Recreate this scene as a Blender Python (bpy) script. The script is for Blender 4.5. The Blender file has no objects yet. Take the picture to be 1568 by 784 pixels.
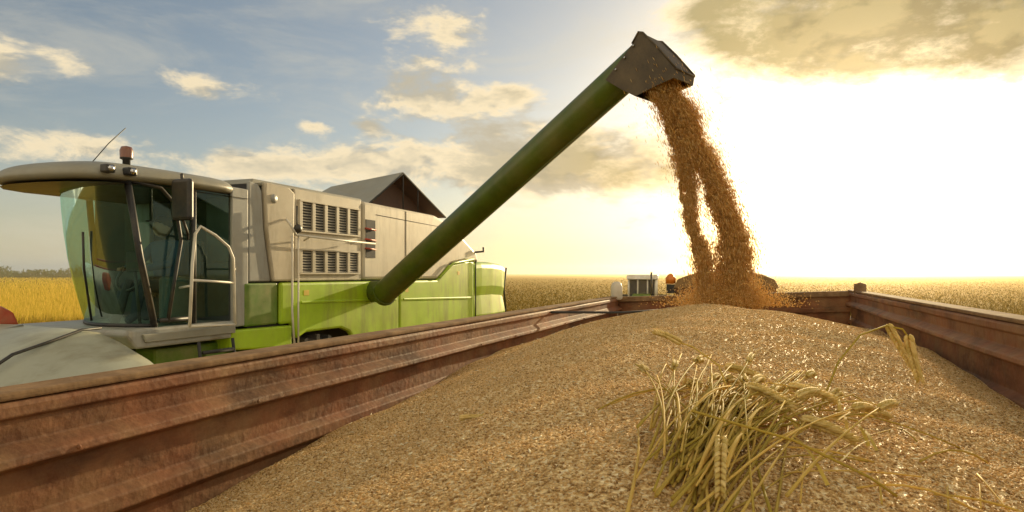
import bpy, bmesh, math, random
import numpy as np
from mathutils import Vector, Matrix
random.seed(7); np.random.seed(7)
scene = bpy.context.scene
ZC = 2.7

# ------------------------------------------------------------------ materials
def _n(nt, typ, **kw):
    n = nt.nodes.new(typ)
    for k, v in kw.items(): setattr(n, k, v)
    return n
def mat(name, col, rough=0.5, metal=0.0, var=0.25, scale=6.0, bump=0.0, bscale=60.0, dirt=None, dirt_amt=0.4, coat=0.0, spec=0.5, streak=None):
    m = bpy.data.materials.new(name); m.use_nodes = True
    nt = m.node_tree; L = nt.links
    b = nt.nodes['Principled BSDF']
    tc = _n(nt, 'ShaderNodeTexCoord')
    nz = _n(nt, 'ShaderNodeTexNoise'); nz.inputs['Scale'].default_value = scale; nz.inputs['Detail'].default_value = 6; nz.inputs['Roughness'].default_value = .62
    L.new(tc.outputs['Object'], nz.inputs['Vector'])
    r = _n(nt, 'ShaderNodeMapRange'); r.inputs[1].default_value = .3; r.inputs[2].default_value = .7
    r.inputs[3].default_value = 1 - var; r.inputs[4].default_value = 1 + var
    L.new(nz.outputs[0], r.inputs[0])
    mx = _n(nt, 'ShaderNodeVectorMath', operation='SCALE'); mx.inputs[0].default_value = col[:3]
    L.new(r.outputs[0], mx.inputs['Scale'])
    out = mx.outputs[0]
    def layer(out, c, amt, sc, sv, lo, hi):
        mp = _n(nt, 'ShaderNodeMapping'); mp.inputs['Scale'].default_value = sv; L.new(tc.outputs['Object'], mp.inputs[0])
        n2 = _n(nt, 'ShaderNodeTexNoise'); n2.inputs['Scale'].default_value = sc; n2.inputs['Detail'].default_value = 8; n2.inputs['Roughness'].default_value = .7
        L.new(mp.outputs[0], n2.inputs['Vector'])
        r2 = _n(nt, 'ShaderNodeMapRange'); r2.inputs[1].default_value = lo; r2.inputs[2].default_value = hi; r2.inputs[4].default_value = amt
        L.new(n2.outputs[0], r2.inputs[0])
        m2 = _n(nt, 'ShaderNodeMix', data_type='RGBA'); m2.inputs[7].default_value = (*c, 1)
        L.new(r2.outputs[0], m2.inputs[0]); L.new(out, m2.inputs[6]); return m2.outputs[2]
    if dirt: out = layer(out, dirt, dirt_amt, scale*.45, (1, 1, 1), .42, .68)
    if streak: out = layer(out, streak[0], streak[1], 3.0, streak[2], .50, .66)
    L.new(out, b.inputs['Base Color'])
    rr = _n(nt, 'ShaderNodeMapRange'); rr.inputs[3].default_value = max(.02, rough - .1); rr.inputs[4].default_value = min(1, rough + .15)
    L.new(nz.outputs[0], rr.inputs[0]); L.new(rr.outputs[0], b.inputs['Roughness'])
    b.inputs['Metallic'].default_value = metal
    b.inputs['Coat Weight'].default_value = coat
    b.inputs['Specular IOR Level'].default_value = spec
    if bump:
        n3 = _n(nt, 'ShaderNodeTexNoise'); n3.inputs['Scale'].default_value = bscale; n3.inputs['Detail'].default_value = 4
        L.new(tc.outputs['Object'], n3.inputs['Vector'])
        bp = _n(nt, 'ShaderNodeBump'); bp.inputs['Strength'].default_value = bump; bp.inputs['Distance'].default_value = .02
        L.new(n3.outputs[0], bp.inputs['Height']); L.new(bp.outputs[0], b.inputs['Normal'])
    return m

DUST = (.50, .38, .18)
GRIME = ((.14, .10, .04), .45, (1.2, 1.2, .25))
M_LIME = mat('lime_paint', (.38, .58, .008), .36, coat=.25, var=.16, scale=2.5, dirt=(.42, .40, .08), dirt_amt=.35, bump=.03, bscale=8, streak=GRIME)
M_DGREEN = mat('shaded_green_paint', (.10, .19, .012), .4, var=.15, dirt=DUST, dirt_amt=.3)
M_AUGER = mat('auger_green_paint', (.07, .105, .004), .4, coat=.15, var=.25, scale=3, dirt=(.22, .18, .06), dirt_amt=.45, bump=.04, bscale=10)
M_SILVER = mat('silver_paint', (.56, .50, .37), .42, var=.1, scale=2.5, dirt=(.38, .30, .17), dirt_amt=.5, bump=.03, bscale=7, streak=((.22, .17, .09), .45, (1.2, 1.2, .25)))
M_GREY = mat('grey_paint', (.34, .34, .30), .42, var=.12, scale=3, dirt=(.30, .25, .16), dirt_amt=.45, streak=GRIME)
M_ROOF = mat('roof_plastic', (.29, .28, .22), .45, var=.14, scale=3, dirt=(.24, .20, .11), dirt_amt=.5, bump=.03, bscale=7)
M_WHITE = mat('white_rail_paint', (.70, .66, .56), .4, var=.1, dirt=DUST, dirt_amt=.4)
M_BLACK = mat('black_plastic', (.018, .018, .018), .45, var=.3, dirt=DUST, dirt_amt=.12)
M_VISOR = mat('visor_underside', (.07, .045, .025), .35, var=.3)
M_DARK = mat('dark_interior', (.035, .033, .03), .7, var=.3)
M_CABIN = mat('cabin_trim', (.10, .11, .10), .6, var=.2)
M_SEAT = mat('seat_fabric', (.06, .06, .065), .9, var=.3)
M_TYRE = mat('tyre_rubber', (.03, .028, .025), .85, var=.3, dirt=(.2, .15, .09), dirt_amt=.6)
M_HOODIN = mat('spout_rubber', (.06, .043, .022), .6, var=.3, dirt=(.26, .19, .09), dirt_amt=.3, bump=.1, bscale=25)
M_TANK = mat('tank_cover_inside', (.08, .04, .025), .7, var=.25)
M_RUST = mat('trailer_rust_paint', (.21, .085, .038), .65, var=.42, scale=6, dirt=(.33, .21, .10), dirt_amt=.6, bump=.2, bscale=35, spec=.25, streak=((.06, .028, .015), .75, (.5, .5, 1.4)))
M_RIM = mat('trailer_rim_paint', (.28, .18, .095), .85, var=.35, scale=9, dirt=(.12, .06, .03), dirt_amt=.65, bump=.2, bscale=40, spec=.1)
M_RED = mat('red_paint', (.45, .04, .02), .4, var=.2, dirt=DUST)
M_ORANGE = mat('orange_plastic', (.75, .22, .02), .35, var=.1)
M_BEACON = mat('beacon_plastic', (.20, .07, .03), .3, var=.1, coat=.5)
M_CHROME = mat('mirror_metal', (.5, .5, .5), .2, metal=1, var=.05)
M_SKIN = mat('skin', (.42, .24, .16), .5, var=.1)
M_SHIRT = mat('blue_work_shirt', (.07, .10, .16), .9, var=.2)
M_TROUSER = mat('work_trousers', (.04, .045, .06), .9, var=.2)
M_HAIR = mat('brown_hair', (.05, .03, .02), .8, var=.2)
M_LABEL = mat('warning_label', (.7, .5, .05), .4, var=.1)
M_HEADER = mat('header_sheet_metal', (.42, .43, .33), .38, var=.12, scale=2, dirt=(.32, .28, .17), dirt_amt=.5, bump=.12, bscale=4, streak=((.2, .17, .10), .5, (.6, 1.2, 1)))

def glass(name, tint, refl=1.0):
    m = bpy.data.materials.new(name); m.use_nodes = True; nt = m.node_tree; nt.nodes.clear(); L = nt.links
    o = _n(nt, 'ShaderNodeOutputMaterial'); mx = _n(nt, 'ShaderNodeMixShader')
    t = _n(nt, 'ShaderNodeBsdfTransparent'); t.inputs[0].default_value = (*tint, 1)
    g = _n(nt, 'ShaderNodeBsdfGlossy'); g.inputs['Roughness'].default_value = .03; g.inputs[0].default_value = (.75, .95, .85, 1)
    f = _n(nt, 'ShaderNodeFresnel'); f.inputs[0].default_value = 1.45
    a = _n(nt, 'ShaderNodeMath', operation='MULTIPLY_ADD'); a.inputs[1].default_value = refl; a.inputs[2].default_value = .03
    L.new(f.outputs[0], a.inputs[0]); L.new(a.outputs[0], mx.inputs[0]); L.new(t.outputs[0], mx.inputs[1]); L.new(g.outputs[0], mx.inputs[2])
    L.new(mx.outputs[0], o.inputs[0])
    return m
M_GLASS = glass('tinted_cab_glass', (.58, .82, .74), .5)

# ------------------------------------------------------------------ mesh helpers
def empty(name, loc=(0, 0, 0), rotz=0, sc=1):
    e = bpy.data.objects.new(name, None); scene.collection.objects.link(e)
    e.location = loc; e.rotation_euler = (0, 0, rotz); e.scale = (sc,) * 3; e.empty_display_size = .3
    return e
def mobj(name, verts, faces, m, parent=None, smooth=False, bevel=0, seg=2, fix=True):
    me = bpy.data.meshes.new(name); me.from_pydata([tuple(v) for v in verts], [], faces); me.update()
    if fix:
        bm = bmesh.new(); bm.from_mesh(me); bmesh.ops.recalc_face_normals(bm, faces=bm.faces); bm.to_mesh(me); bm.free()
    o = bpy.data.objects.new(name, me); scene.collection.objects.link(o)
    if m: me.materials.append(m)
    if parent: o.parent = parent
    if smooth:
        for p in me.polygons: p.use_smooth = True
    if bevel:
        md = o.modifiers.new('bevel', 'BEVEL'); md.width = bevel; md.segments = seg; md.limit_method = 'ANGLE'; md.angle_limit = math.radians(35)
    return o
def box(name, lo, hi, m, parent=None, bevel=0.01):
    x0, y0, z0 = lo; x1, y1, z1 = hi
    v = [(x0,y0,z0),(x1,y0,z0),(x1,y1,z0),(x0,y1,z0),(x0,y0,z1),(x1,y0,z1),(x1,y1,z1),(x0,y1,z1)]
    f = [(0,3,2,1),(4,5,6,7),(0,1,5,4),(1,2,6,5),(2,3,7,6),(3,0,4,7)]
    return mobj(name, v, f, m, parent, bevel=bevel)
def prism(name, poly, t0, t1, m, parent=None, bevel=.01):
    n = len(poly)
    v = [(p[0], t0, p[1]) for p in poly] + [(p[0], t1, p[1]) for p in poly]
    f = [tuple(range(n)), tuple(range(2*n-1, n-1, -1))] + [(i, (i+1) % n, n+(i+1) % n, n+i) for i in range(n)]
    return mobj(name, v, f, m, parent, bevel=bevel)
def extr(name, prof, x0, x1, m, parent=None, n=1, bevel=0):
    k = len(prof); v = []; f = []
    for i in range(n+1):
        x = x0+(x1-x0)*i/n
        dy = .006*math.sin(i*1.7) if 0 < i < n else 0
        v += [(x, p[0]+dy, p[1]) for p in prof]
    for i in range(n):
        for j in range(k):
            a = i*k+j; b = i*k+(j+1) % k
            f.append((a, b, b+k, a+k))
    f.append(tuple(range(k))); f.append(tuple(range(n*k+k-1, n*k-1, -1)))
    return mobj(name, v, f, m, parent, bevel=bevel)
def sweep(pts, radii, res=8):
    pts = [Vector(p) for p in pts]; n = len(pts)
    if not hasattr(radii, '__len__'): radii = [radii]*n
    V = []; F = []; prev = None
    for i in range(n):
        t = (pts[min(i+1, n-1)]-pts[max(i-1, 0)]).normalized()
        if prev is None:
            u = t.cross(Vector((0, 0, 1)));
            if u.length < .1: u = t.cross(Vector((1, 0, 0)))
        else: u = prev-t*prev.dot(t)
        u.normalize(); prev = u; w = t.cross(u)
        for j in range(res):
            a = 2*math.pi*j/res; V.append(pts[i]+(u*math.cos(a)+w*math.sin(a))*radii[i])
    for i in range(n-1):
        for j in range(res):
            a = i*res+j; b = i*res+(j+1) % res; F.append((a, b, b+res, a+res))
    F.append(tuple(range(res-1, -1, -1))); F.append(tuple(range((n-1)*res, n*res)))
    return V, F
def tube(name, pts, r, m, parent=None, res=8):
    V, F = sweep(pts, r, res); return mobj(name, V, F, m, parent, smooth=True)
def join(parts):
    V = []; F = []
    for v, f in parts:
        o = len(V); V += list(v); F += [tuple(i+o for i in q) for q in f]
    return V, F
def tubes(name, lst, m, parent=None, res=8):
    V, F = join([sweep(p, r, res) for p, r in lst]); return mobj(name, V, F, m, parent, smooth=True)
def lathe(name, prof, c, m, parent=None, res=32, axis='y'):
    V = []; F = []; k = len(prof)
    for i in range(res):
        a = 2*math.pi*i/res
        for r, h in prof:
            if axis == 'y': V.append((c[0]+r*math.cos(a), c[1]+h, c[2]+r*math.sin(a)))
            else: V.append((c[0]+r*math.cos(a), c[1]+r*math.sin(a), c[2]+h))
    for i in range(res):
        for j in range(k-1):
            a = i*k+j; b = ((i+1) % res)*k+j; F.append((a, b, b+1, a+1))
    return mobj(name, V, F, m, parent, smooth=True)
def ball(name, c, r, m, parent=None):
    V = []; F = []; N = 12; K = 8
    for i in range(K+1):
        th = math.pi*i/K
        for j in range(N):
            ph = 2*math.pi*j/N; V.append((c[0]+r[0]*math.sin(th)*math.cos(ph), c[1]+r[1]*math.sin(th)*math.sin(ph), c[2]+r[2]*math.cos(th)))
    for i in range(K):
        for j in range(N): F.append((i*N+j, i*N+(j+1) % N, (i+1)*N+(j+1) % N, (i+1)*N+j))
    return mobj(name, V, F, m, parent, smooth=True)
def wheel(name, c, r, w, parent, rimcol=None):
    lathe(name+'_tyre', [(r*.55, 0), (r*.8, -.02), (r*.96, 0.02), (r, w*.2), (r, w*.8), (r*.96, w-.02), (r*.8, w+.02), (r*.55, w)], c, M_TYRE, parent, 40)
    lathe(name+'_rim', [(0.01, w*.3), (r*.2, w*.25), (r*.25, w*.35), (r*.5, w*.3), (r*.57, 0.01), (r*.57, w-.01), (0.01, w*.6)], c, rimcol or M_WHITE, parent, 32)
    parts = []
    for i in range(22):
        for sgn in (0, 1):
            a = 2*math.pi*(i+.5*sgn)/22
            ca, sa = math.cos(a), math.sin(a); ca2, sa2 = math.cos(a+.12), math.sin(a+.12)
            y0, y1 = (0.0, w*.52) if sgn else (w, w*.48)
            R = r*1.035; th = .03
            def P(cc, ss, rr, yy, d): return (c[0]+cc*rr-ss*d, c[1]+yy, c[2]+ss*rr+cc*d)
            v = [P(ca, sa, r*.93, y0, -th), P(ca, sa, r*.93, y0, th), P(ca, sa, R, y0, th), P(ca, sa, R, y0, -th),
                 P(ca2, sa2, r*.93, y1, -th), P(ca2, sa2, r*.93, y1, th), P(ca2, sa2, R, y1, th), P(ca2, sa2, R, y1, -th)]
            f = [(0,1,2,3),(7,6,5,4),(0,4,5,1),(1,5,6,2),(2,6,7,3),(3,7,4,0)]
            parts.append((v, f))
    V, F = join(parts); mobj(name+'_lugs', V, F, M_TYRE, parent)

# ================================================================== CAMERA
cam = bpy.data.cameras.new('camera'); co = bpy.data.objects.new('camera', cam); scene.collection.objects.link(co)
co.location = (0, 0, ZC); co.rotation_euler = (math.radians(90), 0, 0)
cam.lens = 36*1000/1568; cam.sensor_width = 36; cam.shift_y = 28/1568; cam.clip_start = .05; cam.clip_end = 20000
scene.camera = co

# ================================================================== GRAIN TRAILER
TR = math.atan2(.936, .352)
trailer = empty('grain_trailer', (0, 0, 0), TR)
zl = ZC-.29; zr = ZC-.192
def wallprof(y, z, sg):
    q = [(.085, 0), (.0, 0), (-.006, -.012), (-.006, -.036), (.008, -.044), (.012, -.098), (-.035, -.122), (-.038, -.142), (.018, -.165), (.02, -.275), (-.012, -.295), (-.012, -.335), (.022, -.36), (.022, -1.25), (.085, -1.25)]
    return [(y+sg*a, z+b) for a, b in q]
extr('wall_left', wallprof(1.59, zl, 1), -1.0, 8.0, M_RUST, trailer, 16, bevel=.004)
extr('wall_right', wallprof(-.936, zr, -1), -1.0, 8.0, M_RUST, trailer, 16, bevel=.004)
box('rim_cap_left', (-1.02, 1.583, zl+.003), (8.06, 1.69, zl+.022), M_RIM, trailer, .006)
box('rim_cap_right', (-1.02, -1.035, zr+.003), (8.06, -.929, zr+.022), M_RIM, trailer, .006)
def cross(name, x0, x1, drop, m, zo=0, b=.006):
    v = []
    for x in (x0, x1):
        v += [(x, 1.6, zl+zo), (x, -.95, zr+zo), (x, -.95, zr+zo-drop), (x, 1.6, zl+zo-drop)]
    return mobj(name, v, [(0,1,2,3),(7,6,5,4),(0,4,5,1),(1,5,6,2),(2,6,7,3),(3,7,4,0)], m, trailer, bevel=b)
cross('wall_front', 7.98, 8.03, 1.25, M_RUST, -.002)
cross('front_rail_top', 7.95, 8.05, .06, M_RIM, .012)
cross('front_rail_mid', 7.955, 7.99, .05, M_RUST, -.17)
cross('wall_rear', -1.05, -1.0, 1.25, M_RUST, -.002)
box('floor', (-1.0, -.95, 1.15), (8.0, 1.62, 1.2), M_RUST, trailer)
for y, z, nm in ((1.6, zl, 'left'), (-.95, zr, 'right')):
    for i, x in enumerate((-.9, 1.3, 3.5, 5.7, 7.9)):
        s = 1 if y > 0 else -1
        yy = sorted((y+s*.078, y+s*.14))
        box('post_%s_%d' % (nm, i), (x-.05, yy[0], 1.16), (x+.05, yy[1], z-.02), M_RUST, trailer, .01)
for i in range(12):
    x = .5+i*.62+.05*math.sin(i*3.1)
    ball('rivet_%d' % i, (x, 1.553, zl-.132), (.006,.004,.006), M_RUST, trailer)
lathe('tarp_roll_bracket', [(0.0, 0), (.055, 0), (.07, .02), (.07, .16), (.055, .2), (.03, .22), (0.0, .22)], (7.86, 1.6, zl-.02), M_WHITE, trailer, 20, 'z')
lathe('corner_cap', [(0.0, 0), (.05, 0), (.06, .02), (.055, .1), (.0, .12)], (7.5, -.98, zr-.01), M_RIM, trailer, 16, 'z')
tube('tie_chain', [(5.1, 1.58, zl-.02), (5.7, 1.1, zl-.045), (6.3, .65, zl-.03)], .010, M_DARK, trailer)
box('chassis', (-.9, -.1, .75), (9.4, .75, 1.14), M_DARK, trailer, .02)
for i, x in enumerate((.3, 1.5, 6.6)):
    wheel('wheel_l%d' % i, (x, 1.15, .52), .52, .36, trailer, M_RED); wheel('wheel_r%d' % i, (x, -.85, .52), .52, .36, trailer, M_RED)
tube('drawbar', [(9.3, .33, .8), (13.8, .35, .7)], .07, M_DARK, trailer)

# ---------------- grain heap (trailer local coordinates)
cx = np.array([-1.0, 0, 1, 2.0, 3.0, 4.0, 4.8, 5.6, 6.6, 7.3, 8.0]); ch = np.array([.52, .46, .39, .34, .28, .222, .232, .275, .33, .50, .62])
rng = np.random.RandomState(3)
waves = [(rng.uniform(-1, 1), rng.uniform(-1, 1), rng.uniform(0, 6.28)) for _ in range(22)]
def smooth_interp(x):
    return sum(np.interp(x+d, cx, ch) for d in (-.36, -.24, -.12, 0, .12, .24, .36))/7
def heap(X, Y):
    hc = smooth_interp(X)
    yc = .38-.05*np.clip(X-4, 0, 3)-.10*np.clip(3-X, 0, 3)
    d = Y-yc
    L = .27*np.clip(d/1.2, 0, 2)**1.5
    R = .195*np.clip(-d/1.2, 0, 2)**1.7
    n = 0
    for i, (a, b, p) in enumerate(waves):
        f = 1.2+i*.75; n = n+np.sin(a*f*X*1.7+b*f*Y*1.7+p)*.022/(1+i*.38)
    return ZC-hc-L-R+n*.6
nx, ny = 520, 150
gx = np.linspace(-.99, 7.97, nx); gy = np.linspace(-.93, 1.6, ny)
GX, GY = np.meshgrid(gx, gy, indexing='ij'); GZ = heap(GX, GY)
V = np.stack([GX, GY, GZ], -1).reshape(-1, 3)
idx = np.arange(nx*ny).reshape(nx, ny)
F = np.stack([idx[:-1, :-1], idx[1:, :-1], idx[1:, 1:], idx[:-1, 1:]], -1).reshape(-1, 4)

def fast_mesh(name, V, F, m, smooth=True):
    me = bpy.data.meshes.new(name); k = F.shape[1]
    me.vertices.add(len(V)); me.vertices.foreach_set('co', V.astype(np.float32).ravel())
    me.loops.add(F.size); me.loops.foreach_set('vertex_index', F.astype(np.int32).ravel())
    me.polygons.add(len(F)); me.polygons.foreach_set('loop_start', np.arange(0, F.size, k, dtype=np.int32))
    me.update(calc_edges=True)
    if smooth: me.polygons.foreach_set('use_smooth', np.ones(len(F), dtype=bool))
    me.validate()
    o = bpy.data.objects.new(name, me); scene.collection.objects.link(o); me.materials.append(m); return o

WH = [(.42, .24, .08), (.76, .53, .22), (.88, .67, .33), (.97, .83, .52)]
GO = [(.62, .37, .11), (.82, .55, .19), (.91, .66, .27), (.97, .80, .44)]
def grain_mat(name, island, trans=.0, cols=WH):
    m = bpy.data.materials.new(name); m.use_nodes = True; nt = m.node_tree; L = nt.links
    b = nt.nodes['Principled BSDF']; b.inputs['Roughness'].default_value = .6; b.inputs['Specular IOR Level'].default_value = .3
    cr = _n(nt, 'ShaderNodeValToRGB'); e = cr.color_ramp.elements
    e[0].color = (*cols[0], 1); e[1].color = (*cols[3], 1)
    x = e.new(.25); x.color = (*cols[1], 1); x = e.new(.75); x.color = (*cols[2], 1)
    tc = _n(nt, 'ShaderNodeTexCoord')
    if island:
        g = _n(nt, 'ShaderNodeNewGeometry'); src = g.outputs['Random Per Island']
    else:
        v = _n(nt, 'ShaderNodeTexVoronoi'); v.inputs['Scale'].default_value = 120
        L.new(tc.outputs['Object'], v.inputs['Vector'])
        s = _n(nt, 'ShaderNodeSeparateColor'); L.new(v.outputs['Color'], s.inputs[0]); src = s.outputs[0]
        bp = _n(nt, 'ShaderNodeBump'); bp.inputs['Strength'].default_value = .9; bp.inputs['Distance'].default_value = .006; bp.invert = True
        L.new(v.outputs['Distance'], bp.inputs['Height']); L.new(bp.outputs[0], b.inputs['Normal'])
    L.new(src, cr.inputs[0])
    outc = cr.outputs[0]
    L.new(outc, b.inputs['Base Color'])
    if trans:
        o = nt.nodes['Material Output']; tr = _n(nt, 'ShaderNodeBsdfTranslucent'); L.new(outc, tr.inputs[0])
        mx = _n(nt, 'ShaderNodeMixShader'); mx.inputs[0].default_value = trans
        L.new(b.outputs[0], mx.inputs[1]); L.new(tr.outputs[0], mx.inputs[2]); L.new(mx.outputs[0], o.inputs[0])
    return m
M_GRAIN = grain_mat('wheat_grain_surface', False)
M_KERNEL = grain_mat('wheat_kernels', True, .45)
M_STREAM = grain_mat('falling_grain', True, .60, GO)

pile = empty('wheat_grain_pile', (0, 0, 0), TR)
h = fast_mesh('heap_surface', V, F, M_GRAIN); h.parent = pile

def kernels(name, P, D, Nn, ln, wd, m):
    D = D/np.linalg.norm(D, axis=1, keepdims=True)
    S = np.cross(D, Nn); S /= np.linalg.norm(S, axis=1, keepdims=True)+1e-9
    U = np.cross(S, D)
    ln = ln[:, None]; wd = wd[:, None]
    vs = np.stack([P+D*ln, P-D*ln, P+S*wd, P-S*wd, P+U*wd*.85, P-U*wd*.85], 1).reshape(-1, 3)
    base = np.array([[0,2,4],[2,1,4],[1,3,4],[3,0,4],[2,0,5],[1,2,5],[3,1,5],[0,3,5]])
    f = (base[None]+(np.arange(len(P))*6)[:, None, None]).reshape(-1, 3)
    return fast_mesh(name, vs, f, m)
N = 330000
KX = .55+(6.2-.55)*np.random.rand(N)**1.3; KY = np.random.uniform(-.92, 1.58, N)
wx = .352*KX-.936*KY; wy = .936*KX+.352*KY
vis = (np.abs(wx) < wy*.84+.05) & (wy > .75)
KX, KY = KX[vis], KY[vis]
e = .01
KZ = heap(KX, KY); gxn = (heap(KX+e, KY)-KZ)/e; gyn = (heap(KX, KY+e)-KZ)/e
NN = np.stack([-gxn, -gyn, np.ones_like(gxn)], 1); NN /= np.linalg.norm(NN, axis=1, keepdims=True)
a = np.random.rand(len(KX))*2*np.pi
D = np.stack([np.cos(a), np.sin(a), gxn*np.cos(a)+gyn*np.sin(a)+np.random.normal(0, .18, len(KX))], 1)
P = np.stack([KX, KY, KZ+np.random.uniform(-.002, .003, len(KX))], 1)
k = kernels('loose_kernels', P, D, NN, np.random.uniform(.0044, .0060, len(KX)), np.random.uniform(.0023, .0032, len(KX)), M_KERNEL); k.parent = pile
print('kernels', len(KX))
n = 900; hx = .7+4.5*np.random.rand(n)**1.2; hy = np.random.uniform(-.85, 1.5, n); hz_ = heap(hx, hy)+.006
a = np.random.rand(n)*6.28
chf = kernels('chaff', np.stack([hx, hy, hz_], 1), np.stack([np.cos(a), np.sin(a), np.random.normal(0, .2, n)], 1), np.tile([[0, 0, 1.]], (n, 1)), np.random.uniform(.005, .016, n), np.random.uniform(.001, .003, n), mat('chaff', (.75, .66, .42), .7)); chf.parent = pile

# ================================================================== UNLOADING STREAM
def catm(pts, t):
    pts = np.array(pts, float); n = len(pts)-1
    x = np.clip(t, 0, .9999)*n; i = x.astype(int); f = (x-i)[:, None]
    p0 = pts[np.maximum(i-1, 0)]; p1 = pts[i]; p2 = pts[i+1]; p3 = pts[np.minimum(i+2, n)]
    return .5*((2*p1)+(-p0+p2)*f+(2*p0-5*p1+4*p2-p3)*f**2+(-p0+3*p1-3*p2+p3)*f**3)
def W(u, v, y): return ((u-784)/1000*y, y, ZC+(420-v)/1000*y)
strands = [
 ([W(1010,128,6.8), W(1026,170,6.78), W(1042,215,6.75), W(1052,262,6.72), W(1056,310,6.68), W(1066,360,6.62), W(1076,410,6.55), W(1082,476,6.5)], [.18,.18,.16,.13,.095,.10,.13,.20], 1.25),
 ([W(1020,128,6.75), W(1040,165,6.73), W(1060,210,6.7), W(1080,255,6.66), W(1106,305,6.6), W(1123,355,6.55), W(1134,410,6.5), W(1138,476,6.45)], [.17,.17,.18,.18,.19,.18,.20,.28], 2.1),
 ([W(1026,125,6.7), W(1044,165,6.7), W(1062,205,6.7), W(1085,250,6.7), W(1092,300,6.7), W(1104,350,6.6), W(1112,410,6.6), W(1110,476,6.5)], [.11,.10,.09,.11,.06,.07,.16,.26], .7),
 ([W(1000,130,6.8), W(1018,170,6.8), W(1032,215,6.8), W(1044,262,6.8), W(1048,305,6.75), W(1062,350,6.7), W(1074,395,6.6), W(1100,476,6.5)], [.09,.06,.045,.035,.03,.04,.05,.15], .4),
]
Ps = []; Ds = []
for si, (c, rad, wgt) in enumerate(strands):
    n = int(24000*wgt); t = np.random.rand(n)**.92
    t = np.clip(t+.012*np.sin(t*95+si*2), 0, 1)
    C = catm(c, t); C2 = catm(c, np.minimum(t+.02, .9999)); C0 = catm(c, np.maximum(t-.02, 0))
    T = C2-C0; T /= np.linalg.norm(T, axis=1, keepdims=True)
    R = np.interp(t, np.linspace(0, 1, len(rad)), rad)
    R = R*(1+.25*np.sin(t*31+c[0][0]*9)+.18*np.sin(t*67+1)+.1*np.sin(t*130+si))
    off = np.random.normal(0, .33, (n, 3))*R[:, None]
    out = np.random.rand(n) < .08; off[out] *= 2.0
    C = C+off; C[:, 0] += .025*np.sin(t*23+2+si)
    Ps.append(C); Ds.append(T+np.random.normal(0, .12, (n, 3)))
Ps = np.concatenate(Ps); Ds = np.concatenate(Ds)
up = np.tile(np.array([[.3, -.9, .2]]), (len(Ps), 1))
st = empty('falling_grain_stream')
s1 = kernels('stream_kernels', Ps, Ds, up, np.random.uniform(.008, .034, len(Ps)), np.random.uniform(.0024, .0038, len(Ps)), M_STREAM); s1.parent = st
n = 26000; r = np.abs(np.random.normal(0, .26, n)); a = np.random.rand(n)*6.28
bx, by, bz = W(1118, 476, 6.48)
Pp = np.stack([bx+r*np.cos(a), by+r*.7*np.sin(a), bz+.05+np.abs(np.random.normal(0, 1, n))*.20*np.exp(-r*1.8)], 1)
s2 = kernels('splash_kernels', Pp, np.random.normal(0, 1, (n, 3)), np.tile([[.1, .2, .9]], (n, 1)), np.random.uniform(.005, .012, n), np.random.uniform(.003, .0045, n), M_STREAM); s2.parent = st

# ================================================================== COMBINE HARVESTER
CR = math.atan2(.935, .355)
cb = empty('combine_harvester', (-6.24, 0, ZC), CR, 1.2)
GZ0 = -ZC/1.2
prism('cab_platform', [(5.78,-.62),(6.86,-.62),(6.86,-.455),(5.70,-.455),(5.68,-.5)], -.06, 1.5, M_GREY, cb, .02)
prism('platform_edge', [(5.85,-.57),(6.84,-.57),(6.84,-.50),(5.82,-.50)], -.085, -.062, M_ROOF, cb, .006)
botr = [(6.0,0),(5.92,.18),(5.89,.38),(5.91,.58),(5.98,.78),(6.09,.97),(6.22,1.15),(6.42,1.34),(6.62,1.48)]
topr = [(5.74,0),(5.66,.18),(5.63,.38),(5.66,.58),(5.73,.78),(5.85,.97),(6.01,1.15),(6.25,1.34),(6.5,1.48)]
ZB, ZT = -.45, .78
V = []; F = []; n = len(botr); K = 6
for kx in range(K+1):
    f = kx/K; bulge = .05*math.sin(math.pi*f)
    for (a0, b0), (a1, b1) in zip(botr, topr):
        V.append((a0+(a1-a0)*f-bulge, b0+(b1-b0)*f, ZB+(ZT-ZB)*f))
for kx in range(K):
    for i in range(n-1): F.append((kx*n+i, kx*n+i+1, (kx+1)*n+i+1, (kx+1)*n+i))
mobj('windscreen', V, F, M_GLASS, cb, smooth=True)
tube('windscreen_foot_seal', [(a, b, ZB+.01) for a, b in botr], .02, M_BLACK, cb, 6)
tube('windscreen_head_seal', [(a, b, ZT-.01) for a, b in topr], .03, M_BLACK, cb, 6)
mobj('door_glass', [(6.0,.005,ZB),(6.38,.005,ZB),(6.38,.005,ZT),(5.74,.005,ZT)], [(0,1,2,3)], M_GLASS, cb)
mobj('rear_side_glass', [(6.44,.005,ZB+.05),(6.84,.005,ZB+.05),(6.84,.005,ZT),(6.44,.005,ZT)], [(0,1,2,3)], M_GLASS, cb)
mobj('far_side_glass', [(6.64,1.49,ZB+.05),(7.05,1.49,ZB+.05),(7.05,1.49,ZT),(6.52,1.49,ZT)], [(0,1,2,3)], M_GLASS, cb)
tubes('cab_pillars', [
    ([(6.0,0,ZB),(5.85,-.01,.15),(5.74,0,ZT)], .028),
    ([(6.41,0,ZB),(6.41,0,ZT)], .026),
    ([(6.62,1.48,ZB),(6.5,1.48,ZT)], .03),
    ([(5.78,.0,.77),(6.05,-.012,.75),(6.2,-.015,.62),(6.26,-.015,.3),(6.2,-.015,0.0),(6.12,-.015,-.42)], .017),
    ([(6.04,-.01,-.40),(6.36,-.01,-.40)], .02),
], M_BLACK, cb)
prism('cab_back_wall', [(6.87,-.46),(6.93,-.46),(6.93,.12),(6.87,.12)], .02, 1.3, M_CABIN, cb, .005)
prism('cab_back_wall_side', [(6.87,.121),(6.93,.121),(6.93,.8),(6.87,.8)], .02, .32, M_CABIN, cb, .005)
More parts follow.
